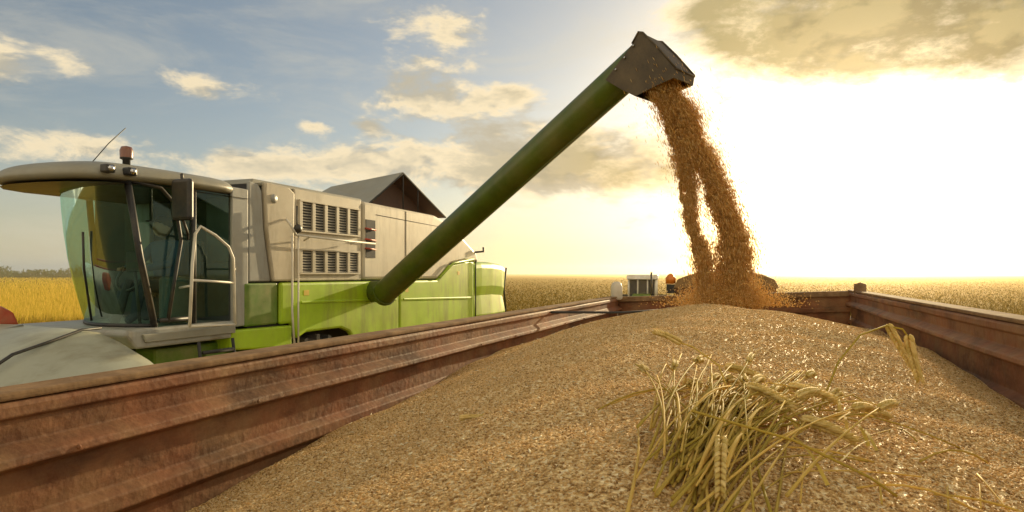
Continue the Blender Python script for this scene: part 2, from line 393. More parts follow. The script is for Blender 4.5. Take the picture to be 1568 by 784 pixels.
prism('cab_rear_panel', [(6.86,-.52),(7.08,-.52),(7.08,.86),(6.86,.86)], -.02, .012, M_GREY, cb, .012)
prism('cab_far_rear_panel', [(7.05,-.5),(7.12,-.5),(7.12,.8),(7.05,.8)], 1.3, 1.5, M_GREY, cb, .01)
box('seat_base', (6.38,.3,-.44), (6.72,.66,-.16), M_SEAT, cb, .04)
prism('seat_back', [(6.66,-.2),(6.78,-.2),(6.86,.34),(6.76,.34)], .3, .66, M_SEAT, cb, .04)
box('console', (6.2,.05,-.44), (6.5,.2,-.02), M_CABIN, cb, .03)
tubes('steering_column', [([(6.0,.48,-.44),(6.15,.48,-.05)], .035)], M_DARK, cb)
ring = [(6.15+.05*math.cos(a), .48+.15*math.sin(a), -.03+.12*math.cos(a)) for a in np.linspace(0, 2*math.pi, 25)]
tube('steering_wheel', ring, .013, M_BLACK, cb, 6)
box('monitor', (5.98,.14,.02), (6.02,.32,.2), M_BLACK, cb, .01)
tube('monitor_arm', [(6.05,.23,-.44),(6.0,.23,.04)], .014, M_BLACK, cb, 6)
tube('wiper', [(5.84,.55,-.40),(5.70,.45,.05),(5.64,.38,.35)], .010, M_BLACK, cb, 6)
def ringroof(ins, z, lift=0):
    base = [(5.50,-.07),(5.33,.12),(5.25,.40),(5.24,.72),(5.32,1.0),(5.52,1.28),(5.85,1.52),(6.3,1.62),(7.12,1.62),(7.12,-.07),(6.6,-.07),(6.1,-.07)]
    c = (6.35, .78); out = []
    for s, t in base:
        ds, dt = c[0]-s, c[1]-t; l = math.hypot(ds, dt)
        out.append((s+ds/l*ins, t+dt/l*ins, z+lift*max(0, (6.1-s))))
    return out
rings = [ringroof(.42,.79,.0), ringroof(.10,.775,-.05), ringroof(.0,.80,-.06), ringroof(-.01,.85,-.06), ringroof(.05,.905,-.05), ringroof(.18,.94,-.04), ringroof(.5,.955,0)]
V = sum(rings, []); F = []; n = 12
for i in range(len(rings)-1):
    for j in range(n): F.append((i*n+j, i*n+(j+1) % n, (i+1)*n+(j+1) % n, (i+1)*n+j))
F.append(tuple(range(n-1, -1, -1))); F.append(tuple(range(len(V)-n, len(V))))
o = mobj('cab_roof', V, F, M_ROOF, cb, smooth=True); md = o.modifiers.new('s', 'SUBSURF'); md.levels = md.render_levels = 2
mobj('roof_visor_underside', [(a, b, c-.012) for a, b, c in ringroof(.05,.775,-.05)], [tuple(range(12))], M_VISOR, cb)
for i, (s, t) in enumerate(((5.52,-.075),(5.70,-.09))):
    box('work_light_%d' % i, (s-.04, t-.03, .80), (s+.04, t+.05, .865), M_BLACK, cb, .012)
    ball('work_light_lens_%d' % i, (s, t-.03, .833), (.03,.01,.025), M_CHROME, cb)
lathe('beacon_base', [(0.0,0),(.03,0),(.03,.10),(.05,.11),(.05,.13),(0.0,.13)], (5.83,.12,.86), M_BLACK, cb, 16, 'z')
lathe('beacon_lamp', [(0.05,0),(.052,.06),(.04,.09),(0.0,.10)], (5.83,.12,.98), M_BEACON, cb, 16, 'z')
tube('antenna', [(5.58,.2,.90),(5.70,.16,1.08),(5.83,.13,1.23)], .004, M_BLACK, cb, 5)
box('mirror_housing', (6.05,-.34,.46), (6.11,-.12,.82), M_BLACK, cb, .045)
mobj('mirror_face', [(6.115,-.31,.49),(6.115,-.14,.49),(6.115,-.14,.79),(6.115,-.31,.79)], [(0,1,2,3)], M_CHROME, cb)
tubes('mirror_arm', [([(6.3,-.0,.82),(6.1,-.2,.86),(6.09,-.22,.80)], .013), ([(6.09,-.22,.48),(6.2,-.16,.36),(6.35,.0,.32)], .012)], M_BLACK, cb, 6)
tubes('access_handrails', [
    ([(6.22,-.16,-.46),(6.25,-.16,.1),(6.28,-.16,.36),(6.34,-.16,.43),(6.50,-.17,.36),(6.66,-.17,.26),(6.72,-.17,.15),(6.74,-.17,-.48)], .014),
    ([(6.23,-.16,-.05),(6.73,-.17,-.08)], .011),
    ([(6.22,-.16,-.46),(6.74,-.17,-.48)], .013),
    ([(6.24,-.16,-.10),(6.24,-.02,-.12)], .010),
    ([(6.73,-.17,.05),(6.9,-.02,.05)], .010),
], M_WHITE, cb, 8)
lad = []
for z in (-.7,-.95,-1.2,-1.45,-1.7): lad.append(([(6.3,-.22-(z+.6)*-.12,z),(6.66,-.22-(z+.6)*-.12,z)], .018))
lad += [([(6.28,-.2,-.6),(6.28,-.36,-1.75)], .015), ([(6.68,-.2,-.6),(6.68,-.36,-1.75)], .015)]
tubes('ladder', lad, M_DARK, cb, 6)
prism('body_core', [(7.1,-.6),(7.55,-.7),(8.95,-.62),(13.9,-.85),(13.9,.1),(12.5,.2),(11.6,.75),(9,.92),(7.1,.92)], .02, 2.2, M_DARK, cb, .0)
prism('front_body_panel', [(7.09,-.075),(7.40,-.075),(7.30,.45),(7.27,.86),(7.22,.93),(7.09,.95)], -.02, .019, M_GREY, cb, .012)
prism('body_corner_panel', [(7.42,-.075),(7.74,-.075),(7.76,.90),(7.66,.955),(7.30,.965),(7.29,.86),(7.32,.45)], -.045, .019, M_SILVER, cb, .02)
prism('body_roof', [(7.09,.921),(9.12,.921),(9.12,.985),(7.16,.985)], .0, 2.2, M_ROOF, cb, .02)
prism('louvre_bay_panel', [(7.78,-.075),(9.08,-.075),(9.08,.955),(7.78,.955)], -.02, .019, M_SILVER, cb, .012)
def louvre(name, s0, s1, z0, z1, ncol):
    prism(name+'_opening', [(s0,z0),(s1,z0),(s1,z1),(s0,z1)], -.026, -.018, M_DARK, cb, 0)
    fr = .022; parts = []
    def bx(a, b, c, d, t0, t1):
        v = [(a,t0,c),(b,t0,c),(b,t1,c),(a,t1,c),(a,t0,d),(b,t0,d),(b,t1,d),(a,t1,d)]
        return (v, [(0,3,2,1),(4,5,6,7),(0,1,5,4),(1,2,6,5),(2,3,7,6),(3,0,4,7)])
    parts.append(bx(s0-fr, s1+fr, z1, z1+fr, -.05, -.021)); parts.append(bx(s0-fr, s1+fr, z0-fr, z0, -.05, -.021))
    for i in range(ncol+1):
        x = s0+(s1-s0)*i/ncol; parts.append(bx(x-fr*1.2, x+fr*1.2, z0, z1, -.047, -.0215))
    V, F = join(parts); mobj(name+'_frame', V, F, M_SILVER, cb, bevel=.004)
    parts = []
    nz = int((z1-z0)/.03)
    for i in range(nz):
        z = z0+(z1-z0)*(i+.5)/nz
        v = [(s0,-.028,z+.007),(s1,-.028,z+.007),(s1,-.038,z-.010),(s0,-.038,z-.010)]
        parts.append((v, [(0,1,2,3)]))
    V, F = join(parts); mobj(name+'_slats', V, F, mat(name+'_slat_paint', (.22, .19, .13), .5), cb)
louvre('upper_louvre', 7.86, 9.0, .50, .82, 5)
louvre('lower_louvre', 7.86, 9.0, .02, .27, 5)
tubes('service_rail', [([(7.66,-.14,.43),(8.4,-.14,.41),(9.22,-.14,.40)], .013), ([(7.66,-.14,.43),(7.60,-.10,.55),(7.60,-.05,.6)], .013),
    ([(7.9,-.14,.425),(7.9,-.05,.38)], .011), ([(8.8,-.14,.41),(8.8,-.05,.38)], .011),
    ([(7.62,-.12,.42),(7.62,-.12,-.4),(7.66,-.12,-.85)], .012), ([(7.72,-.12,.42),(7.72,-.12,-.4),(7.72,-.12,-.85)], .010)], M_WHITE, cb, 6)
ball('service_lamp', (7.70,-.13,.50), (.055,.04,.05), M_BLACK, cb)
tube('service_lamp_stem', [(7.70,-.12,.42),(7.70,-.12,.75)], .010, M_BLACK, cb, 6)
lathe('round_badge_boss', [(0.0,-.012),(.045,-.012),(.05,0)], (7.42,-.044,.80), M_GREY, cb, 20)
prism('silver_hood', [(9.1,-.075),(9.1,.93),(9.14,.955),(11.1,.94),(11.55,.86),(12.1,.66),(12.72,.40),(12.85,.22),(12.2,.235),(11.66,.17),(11.35,-.0),(11.2,-.075)], -.035, 2.24, M_SILVER, cb, .045)
prism('hood_slot', [(9.16,.22),(9.38,.22),(9.38,.72),(9.16,.72)], -.042, -.032, M_DARK, cb, 0)
tubes('hood_slot_brackets', [([(9.12,-.06,z),(9.36,-.06,z-.01)], .012) for z in (.34,.46,.60)], M_RED, cb, 6)
tubes('hood_seams', [([(10.2,-.036,-.05),(10.2,-.036,.92)], .005), ([(9.4,-.036,.80),(11.6,-.036,.76)], .004)], M_DARK, cb, 5)
tubes('hood_rear_lamp', [([(12.7,-.02,.40),(12.9,-.1,.42),(12.9,-.1,.5)], .02)], M_BLACK, cb, 6)
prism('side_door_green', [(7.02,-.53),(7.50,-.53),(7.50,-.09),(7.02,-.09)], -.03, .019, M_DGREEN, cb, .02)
prism('green_step_beam', [(6.80,-.74),(7.68,-.80),(7.68,-.56),(6.80,-.545)], -.07, .4, M_LIME, cb, .02)
prism('green_side_panel', [(7.525,-.09),(9.98,-.09),(9.98,-.875),(8.92,-.87),(8.78,-.72),(8.6,-.66),(7.95,-.66),(7.8,-.72),(7.7,-.54),(7.525,-.54)], -.05, .019, M_LIME, cb, .03)
prism('green_side_panel_mid', [(10.01,-.09),(11.17,-.09),(11.33,-.01),(11.62,.15),(12.2,.225),(12.6,.225),(12.6,-.885),(10.01,-.876)], -.05, .019, M_LIME, cb, .03)
prism('green_crease_rib', [(7.85,-.30),(9.9,-.34),(9.9,-.37),(7.85,-.33)], -.062, -.045, M_LIME, cb, .008)
prism('green_crease_rib_mid', [(10.1,-.345),(12.5,-.40),(12.5,-.44),(10.1,-.375)], -.064, -.045, M_LIME, cb, .008)
for i, (s, z) in enumerate(((7.9,-.18),(10.15,-.2),(11.9,.05))):
    prism('warning_label_%d' % i, [(s,z),(s+.09,z),(s+.09,z-.06),(s,z-.06)], -.053, -.049, M_LABEL, cb, 0)
tubes('panel_latches', [([(s,-.06,-.80),(s+.08,-.06,-.80)], .012) for s in (9.0,9.7,10.3,11.2,12.3)], M_BLACK, cb, 6)
V = []; F = []
sec = [(12.62,.225,-.885,-.05),(12.9,.235,-.887,-.07),(13.4,.235,-.89,-.08),(13.9,.21,-.89,-.07),(14.18,.17,-.885,-.03),(14.3,.13,-.86,.08)]
for (s, zt, zb, t) in sec:
    m_ = [(t+.12, zt), (t+.02, zt-.03), (t, zt-.12), (t, zt-.45), (t+.03, zt-.62), (t+.0, zb+.15), (t+.02, zb)]
    notch = {13.9: -.0, 14.18: -.06, 14.3: -.12}
    for i, (tt, zz) in enumerate(m_):
        V.append((s+(notch.get(s, 0) if i in (3, 4) else 0), tt, zz))
    for i, (tt, zz) in reversed(list(enumerate(m_))):
        V.append((s+(notch.get(s, 0) if i in (3, 4) else 0), 2.2-tt, zz))
n = 14
for i in range(len(sec)-1):
    for j in range(n): F.append((i*n+j, i*n+(j+1) % n, (i+1)*n+(j+1) % n, (i+1)*n+j))
F.append(tuple(range(n))); F.append(tuple(range(len(V)-1, len(V)-n-1, -1)))
mobj('green_rear_hood', V, F, M_LIME, cb, bevel=.03)
tubes('rear_seam', [([(12.61,-.075,.25),(12.61,-.075,-.88)], .012), ([(14.31,.0,.13),(14.18,-.0,-.3),(14.30,.0,-.8)], .02)], M_BLACK, cb, 6)
tubes('green_top_tube', [([(11.2,-.07,-.05),(11.7,-.08,.19),(12.5,-.08,.27)], .018)], M_LIME, cb, 6)
gv = [(9.45,.1,.95),(11.75,.1,.95),(10.35,.1,1.50),(9.45,1.25,.98),(11.75,1.9,.95),(10.25,1.3,1.33)]
mobj('tank_cover_front', [gv[0], gv[2], gv[5], gv[3]], [(0,1,2,3)], M_ROOF, cb).modifiers.new('s', 'SOLIDIFY').thickness = .02
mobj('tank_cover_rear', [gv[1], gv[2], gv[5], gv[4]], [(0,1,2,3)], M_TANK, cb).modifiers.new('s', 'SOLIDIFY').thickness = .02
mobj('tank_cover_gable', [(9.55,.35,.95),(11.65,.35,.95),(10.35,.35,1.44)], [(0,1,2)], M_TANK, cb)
tubes('tank_cover_edge', [([(9.45,.1,.96),(10.35,.1,1.5),(11.75,.1,.96)], .016), ([(10.35,.1,.96),(10.35,.1,1.49)], .010), ([(10.8,.1,.96),(10.8,.1,1.3)], .010)], M_DARK, cb, 6)
box('chassis', (6.0,.35,-1.35), (13.5,1.85,-.62), M_DARK, cb, .03)
wheel('front_wheel_near', (8.2,-.02,GZ0+.76), .76, .55, cb); wheel('front_wheel_far', (8.2,1.72,GZ0+.76), .76, .55, cb)
wheel('rear_wheel_near', (12.6,.1,GZ0+.5), .5, .36, cb); wheel('rear_wheel_far', (12.6,1.75,GZ0+.5), .5, .36, cb)
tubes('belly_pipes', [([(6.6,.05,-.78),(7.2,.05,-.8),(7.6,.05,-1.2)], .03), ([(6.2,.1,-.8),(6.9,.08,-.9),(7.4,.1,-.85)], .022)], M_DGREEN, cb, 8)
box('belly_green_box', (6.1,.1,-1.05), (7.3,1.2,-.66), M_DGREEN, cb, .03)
prism('feeder_house', [(5.2,-1.9),(6.3,-1.2),(6.3,-.75),(5.2,-1.1)], .3, 1.4, M_LIME, cb, .03)
V = []; F = []
sts = [(-1.15,-.86,.55),(-1.05,-.74,.75),(-.8,-.60,.9),(-.5,-.48,1.0),(-.3,-.42,1.0),(0,-.40,1.0),(.6,-.385,1.0),(1.4,-.38,1.0),(2.4,-.38,1.0),(3.1,-.40,1.0),(3.3,-.6,.8)]
for t, z, w in sts:
    V += [(5.3, t, -1.5), (5.32, t, z-.06), (5.27, t, z-.01), (5.15, t, z), (4.9, t, z-.02), (5.15-.55*w, t, z-.10), (5.15-.95*w, t, z-.26), (5.15-1.15*w, t, z-.46), (5.15-1.2*w, t, -1.6)]
n = 9
for i in range(len(sts)-1):
    for j in range(n-1): F.append((i*n+j, i*n+j+1, (i+1)*n+j+1, (i+1)*n+j))
F.append(tuple(range(n))); F.append(tuple(range(len(V)-1, len(V)-n-1, -1)))
mobj('header_hood', V, F, M_HEADER, cb, smooth=True)
tube('header_hose', [(5.30,-.28,-.40),(5.14,-.30,-.40),(4.9,-.36,-.45),(4.6,-.42,-.51),(4.2,-.52,-.70)], .011, M_BLACK, cb, 6)
tubes('header_seam', [([(5.15,.35,-.385),(4.6,.3,-.48),(4.2,.28,-.64),(4.0,.27,-.83)], .008)], M_GREY, cb, 5)
reel = []
for i in range(6):
    a = i*math.pi/3; reel.append(([(3.4+.5*math.cos(a),-.9,-1.3+.5*math.sin(a)),(3.4+.5*math.cos(a),3.1,-1.3+.5*math.sin(a))], .025))
tubes('header_reel', reel, M_RED, cb, 6)
box('header_table', (3.5,-1.05,-2.15), (5.3,3.2,-2.0), M_HEADER, cb, .02)
prism('header_red_bracket', [(5.05,-.40),(5.35,-.42),(5.30,-.30),(5.2,-.24),(5.08,-.30)], .68, .86, M_RED, cb, .03)
# driver -------------------------------------------------------
drv = empty('combine_driver', (-6.24, 0, ZC), CR, 1.2)
def skin(name, pts, edges, rad, m, par, sub=1):
    me = bpy.data.meshes.new(name); me.from_pydata(pts, edges, []); o = bpy.data.objects.new(name, me); scene.collection.objects.link(o); o.parent = par
    md = o.modifiers.new('skin', 'SKIN'); me.materials.append(m)
    for i, r in enumerate(rad): me.skin_vertices[0].data[i].radius = (r, r)
    me.skin_vertices[0].data[0].use_root = True
    s = o.modifiers.new('sub', 'SUBSURF'); s.levels = s.render_levels = sub; md.use_smooth_shade = True
    return o
skin('torso_and_arms', [(6.52,.48,-.10),(6.55,.48,.08),(6.54,.48,.24),(6.52,.48,.33),(6.54,.32,.27),(6.40,.27,.10),(6.20,.36,.05),(6.54,.64,.27),(6.40,.68,.10),(6.20,.60,.05)],
     [(0,1),(1,2),(2,3),(2,4),(4,5),(5,6),(2,7),(7,8),(8,9)], [.12,.115,.12,.05,.055,.042,.03,.055,.042,.03], M_SHIRT, drv, 2)
skin('legs', [(6.50,.48,-.12),(6.46,.40,-.12),(6.18,.38,-.10),(6.12,.38,-.38),(6.03,.38,-.42),(6.46,.56,-.12),(6.18,.58,-.10),(6.12,.58,-.38),(6.03,.58,-.42)],
     [(0,1),(1,2),(2,3),(3,4),(0,5),(5,6),(6,7),(7,8)], [.10,.085,.06,.04,.035,.085,.06,.04,.035], M_TROUSER, drv, 2)
ball('head', (6.49,.48,.45), (.085,.068,.10), M_SKIN, drv); ball('nose', (6.405,.48,.44), (.018,.012,.02), M_SKIN, drv)
ball('cap', (6.505,.48,.49), (.09,.075,.075), M_HAIR, drv); box('cap_peak', (6.36,.42,.495), (6.44,.54,.508), M_HAIR, drv, .004)
for i, t in enumerate((.36,.60)):
    ball('palm_%d' % i, (6.185,t,.05), (.03,.022,.022), M_SKIN, drv)
    tubes('fingers_%d' % i, [([(6.17,t+.011*(q-1.5),.06),(6.14,t+.011*(q-1.5),.055),(6.135,t+.011*(q-1.5),.03)], .006) for q in range(4)]+[([(6.18,t,.04),(6.16,t+(.02 if i == 0 else -.02),.03)], .007)], M_SKIN, drv, 6)

# ================================================================== UNLOADING AUGER
au = empty('unloading_auger')
A0 = Vector((-2.06, 10.32, ZC-.33)); A1 = Vector((1.36, 7.0, ZC+2.275))
dirv = (A1-A0).normalized(); AE = A1+dirv*.13
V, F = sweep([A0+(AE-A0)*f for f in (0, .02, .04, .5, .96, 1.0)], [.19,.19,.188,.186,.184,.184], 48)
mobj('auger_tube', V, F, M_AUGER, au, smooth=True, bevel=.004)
V, F = sweep([A0+(A1-A0)*.008, A0+(A1-A0)*.016], .205, 48); mobj('base_flange', V, F, M_AUGER, au, bevel=.004)
V, F = sweep([A0-dirv*.02, A0+dirv*.01], .17, 32); mobj('auger_end_plate', V, F, M_DARK, au)
hr = Vector((dirv.x, dirv.y, 0)).normalized(); sd = Vector((0, 0, 1)).cross(hr)
tube('auger_elbow', [A0+dirv*.15, A0+dirv*.15+Vector((-.25, .18, -.02)), A0+dirv*.15+Vector((-.6, .4, -.05))], .17, M_AUGER, au, 24)
tube('auger_stiffener', [A0+dirv*.4+dirv.cross(sd)*-.187, A1-dirv*.4+dirv.cross(sd)*-.187], .012, M_AUGER, au, 6)
prof = [(-.30,-.17),(.04,.13),(.12,.235),(.17,.215),(.34,.03),(.55,-.23),(.535,-.32),(.32,-.36),(.08,-.42),(-.10,-.31)]
def HP(r, z, s): return A1+hr*r+Vector((0,0,z))+sd*s
V = []; n = len(prof); F = []
HW = .19
for s in (-HW, HW): V += [HP(r, z, s) for r, z in prof]
F = [tuple(range(n)), tuple(range(2*n-1, n-1, -1))]
for i in range(1, 6): F.append((i, i+1, n+i+1, n+i))
F.append((8, 9, n+9, n+8)); F.append((9, 0, n, n+9))
o = mobj('spout_hood', V, F, M_HOODIN, au); sm = o.modifiers.new('s', 'SOLIDIFY'); sm.thickness = .012
tubes('spout_hood_edge', [([HP(r, z+.008, sg*HW) for r, z in prof[1:6]], .011) for sg in (-1, 1)]+[([HP(.55,-.23,-HW),HP(.55,-.23,HW)], .012)], M_HOODIN, au, 6)
tubes('hood_bolts', [([HP(-.16+.11*i, -.09+.10*i, -HW-.006), HP(-.16+.11*i, -.09+.10*i, -HW-.02)], .013) for i in range(3)], M_CHROME, au, 6)

# ================================================================== WHEAT BUNDLE
def straw_mat(name, c0, c1, trans=.3, spec=.3):
    m = bpy.data.materials.new(name); m.use_nodes = True; nt = m.node_tree; L = nt.links; o = nt.nodes['Material Output']; b = nt.nodes['Principled BSDF']
    g = _n(nt, 'ShaderNodeNewGeometry'); cr = _n(nt, 'ShaderNodeValToRGB'); e = cr.color_ramp.elements
    e[0].color = (*c0, 1); e[1].color = (*c1, 1); L.new(g.outputs['Random Per Island'], cr.inputs[0])
    b.inputs['Roughness'].default_value = .6; b.inputs['Specular IOR Level'].default_value = spec; L.new(cr.outputs[0], b.inputs['Base Color'])
    tr = _n(nt, 'ShaderNodeBsdfTranslucent'); L.new(cr.outputs[0], tr.inputs[0]); mx = _n(nt, 'ShaderNodeMixShader'); mx.inputs[0].default_value = trans
    L.new(b.outputs[0], mx.inputs[1]); L.new(tr.outputs[0], mx.inputs[2]); L.new(mx.outputs[0], o.inputs[0]); return m
M_STALK = straw_mat('wheat_straw', (.46, .35, .05), (.88, .64, .18), .35, .15)
M_EAR = straw_mat('wheat_ear', (.64, .48, .13), (.92, .74, .32), .35, .15)
wb = empty('wheat_stalk_bundle')
def ground_z(x, y):
    X = .352*x+.936*y; Y = -.936*x+.352*y; return float(heap(np.array([X]), np.array([Y]))[0])
lst = []; R = random.Random(11); tips = []
for i in range(155):
    q0 = R.random()
    x0 = .25+R.gauss(.02, .038)+.15*q0; y0 = .98+R.uniform(-.10, .12)+.42*q0
    ln = R.uniform(.38, .90)*(1-.35*q0); ang = math.radians(R.gauss(29, 9))
    dx, dy = math.sin(ang), math.cos(ang)
    h0 = R.uniform(.004, .04); h1 = R.uniform(.01, .12)*(.5+.5*ln/.8); bend = R.gauss(0, .03); pts = []
    zs = ground_z(x0, y0)+h0; xe, ye = x0+dx*ln, y0+dy*ln; ze = ground_z(xe, ye)+h1; bow = R.uniform(-.005, .03)
    for k_ in range(8):
        f = k_/7
        x = x0+dx*ln*f+dy*bend*f*f; y = y0+dy*ln*f-dx*bend*f*f
        z = zs+(ze-zs)*f+bow*math.sin(math.pi*f); z = max(z, ground_z(x, y)+.004)
        pts.append((x, y, z))
    if R.random() < .35:
        dxx = R.uniform(-.03, .07); pts.append((pts[-1][0]+dxx, pts[-1][1]+R.uniform(-.03, .03), pts[-1][2]-R.uniform(.0, .04)))
    r0 = R.uniform(.0019, .0038); nn = len(pts)
    lst.append((pts, [r0*(1-.45*k_/(nn-1)) for k_ in range(nn)])); tips.append((pts[-1], Vector(pts[-1])-Vector(pts[-2])))
for i in range(34):
    x = R.uniform(.35, 1.0); y = R.uniform(1.1, 2.0); a = R.uniform(-.3, 1.4); l = R.uniform(.12, .36); pts = []
    c_ = R.uniform(.004, .02)
    for k_ in range(6):
        f = k_/5-.5; xx = x+math.cos(a)*l*f; yy = y+math.sin(a)*l*f
        pts.append((xx, yy, ground_z(xx, yy)+.007+c_*(1-4*f*f)))
    lst.append((pts, R.uniform(.0013, .0024)))
lst.append(([(.33,1.20,ground_z(.33,1.20)+.10),(.50,1.16,ground_z(.5,1.16)+.07),(.62,1.13,ground_z(.62,1.13)+.03),(.66,1.12,ground_z(.66,1.12)+.008)], .0026))
arc = [(.76,1.62,ground_z(.76,1.62)+.02),(.86,1.72,ZC-.23),(.95,1.78,ZC-.165),(1.03,1.80,ZC-.142),(1.07,1.79,ZC-.150),(1.085,1.785,ZC-.175)]
lst.append((arc, .0026))
lst.append(([(.52,1.50,ground_z(.52,1.50)+.02),(.50,1.58,ZC-.22),(.46,1.66,ZC-.185),(.43,1.68,ZC-.175)], .002))
tubes('stalks', lst, M_STALK, wb, 5)
V = []; F = []
for i in range(22):
    x0 = R.uniform(.32, .75); y0 = R.uniform(1.05, 1.6); a = math.radians(R.gauss(30, 16)); l = R.uniform(.12, .30); w = R.uniform(.002, .0040); z0 = R.uniform(.015, .08)
    o0 = len(V)
    for k_ in range(7):
        f = k_/6; x = x0+math.sin(a)*l*f; y = y0+math.cos(a)*l*f; z = ground_z(x, y)+z0*(1-f*.4)+.02*math.sin(math.pi*f*.9)
        ww = w*(1-f)**.6
        V += [(x-math.cos(a)*ww, y+math.sin(a)*ww, z), (x+math.cos(a)*ww, y-math.sin(a)*ww, z+ww*.6)]
    for k_ in range(6): F.append((o0+2*k_, o0+2*k_+1, o0+2*k_+3, o0+2*k_+2))
mobj('leaf_blades', V, F, M_STALK, wb, smooth=True, fix=False)
ep = []; aw = []
def ear(p0, d, L=.085, bend=Vector((0,0,-.2)), sc=1):
    d = Vector(d).normalized(); p0 = Vector(p0); s = d.cross(Vector((.2,1,.1))).normalized(); w = d.cross(s)
    for i in range(11):
        f = i/10
        c = p0+d*L*f+bend*L*f*f
        for sg in (-1, 1):
            for (e1, e2) in ((1, 0), (.35, .9)):
                off = (s*sg*e1+w*e2*sg)*.0055*sc*(1-.35*f)
                a_ = (d+s*sg*.35*e1+w*.3*sg*e2).normalized()
                cc = c+off; ln = .0075*sc
                pts = [cc-a_*ln, cc-a_*ln*.4, cc+a_*ln*.3, cc+a_*ln*1.3]
                ep.append(sweep(pts, [.0008*sc, .0034*sc, .0031*sc, .0004], 6))
                if i % 2 == 0 or f > .7: aw.append(sweep([cc+a_*ln, cc+a_*(ln+.02*sc)], [.0004, .0002], 3))
ear((1.085,1.785,ZC-.175), (.12,-.05,-.9), .11, Vector((.1,0,0)), 1.5)
ear((1.04,1.80,ZC-.145), (.35,-.1,-.75), .09, Vector((.15,0,-.2)), 1.3)
ear((.365,1.14,ground_z(.365,1.14)+.07), (-.25,-.75,-.22), .115, Vector((0,0,-.2)), 1.4)
ear((.43,1.68,ZC-.175), (-.6,.2,.4), .07, Vector((0,0,-.2)), 1.0)
for (p_, d_) in tips[:44]: ear(p_, d_, .09, Vector((0,0,-.15)), R.uniform(1.2, 1.55))
ear((-.15,1.95,ground_z(-.15,1.95)+.012), (.9,.1,0.02), .08, Vector((0,0,0)), 1.1)
ear((.55,1.5,ground_z(.55,1.5)+.09), (.5,-.5,-.1), .09, Vector((0,0,-.2)), 1.45)
ear((.62,1.38,ground_z(.62,1.38)+.05), (.6,-.3,-.1), .09, Vector((0,0,-.2)), 1.45)
V, F = join(ep); mobj('ears', V, F, M_EAR, wb, smooth=True)
V, F = join(aw); mobj('awns', V, F, M_EAR, wb)

# ================================================================== BACKGROUND VEHICLES
t2 = empty('grain_trailer.001', (0, 0, 0), TR)
prism('body', [(14.0,1.1),(18.5,1.1),(18.6,2.45),(13.95,2.45)], -.35, 1.6, M_RUST, t2, .03)
V = []; F = []
for i, x in enumerate((13.93, 15, 16.2, 17.4, 18.6)):
    for j in range(9):
        a = math.pi*j/8; V.append((x, .62+1.02*math.cos(a), 2.42+(.34+.03*(i % 2))*math.sin(a)**.7))
for i in range(4):
    for j in range(8): F.append((i*9+j, i*9+j+1, (i+1)*9+j+1, (i+1)*9+j))
F.append(tuple(range(9))); F.append(tuple(range(44, 35, -1)))
mobj('tarpaulin', V, F, mat('tarp_cloth', (.30, .18, .07), .8, var=.25), t2, smooth=False, bevel=.02)
for i, y in enumerate((-.2, .4, 1.0, 1.5)): box('tail_post_%d' % i, (13.9, y-.03, 1.1), (13.949, y+.03, 2.45), M_RIM, t2, .006)
for x in (14.8, 17.6):
    for y in (-.3, 1.25): wheel('wheel_%d_%d' % (int(x), int(y*10)), (x, y, .52), .52, .32, t2, M_RED)
lathe('orange_lamp', [(0,0),(.1,0),(.11,.12),(.05,.2),(0,.22)], (14.1,1.72,2.50), M_ORANGE, t2, 14, 'z')
box('lamp_bracket', (14.03,1.601,2.3), (14.15,1.8,2.49), M_BLACK, t2, .01)
tr = empty('tractor', (6.2, 31.0, 0.0), math.radians(-105))
prism('bonnet', [(0.4,.9),(2.3,.9),(2.4,1.25),(2.3,1.6),(.4,1.8)], -.45, .45, M_DGREEN, tr, .08)
prism('cab_lower', [(-1.0,.9),(.45,.9),(.45,1.6),(-1.0,1.6)], -.65, .65, M_WHITE, tr, .04)
prism('cab_windows', [(-.95,1.6),(.42,1.6),(.3,2.45),(-.85,2.45)], -.6, .6, M_DARK, tr, .03)
prism('cab_roof', [(-1.05,2.455),(.46,2.455),(.36,2.68),(-.92,2.68)], -.72, .72, M_WHITE, tr, .05)
for a_, b_ in ((-.97, -.87), (-.3, -.28), (.44, .32)):
    for y in (-.62, .62): tube('cab_post', [(a_, y, 1.6), (b_, y, 2.46)], .045, M_WHITE, tr, 6)
for y in (-.2, .25): tube('cab_front_post', [(.44, y, 1.6), (.32, y, 2.46)], .035, M_WHITE, tr, 6)
tube('exhaust', [(.75, .45, 1.7), (.75, .45, 2.8)], .05, M_BLACK, tr, 8)
wheel('rear_wheel_l', (-.5, .65, .85), .85, .45, tr, M_RED); wheel('rear_wheel_r', (-.5, -1.1, .85), .85, .45, tr, M_RED)
wheel('front_wheel_l', (1.9, .6, .6), .6, .35, tr, M_RED); wheel('front_wheel_r', (1.9, -.95, .6), .6, .35, tr, M_RED)

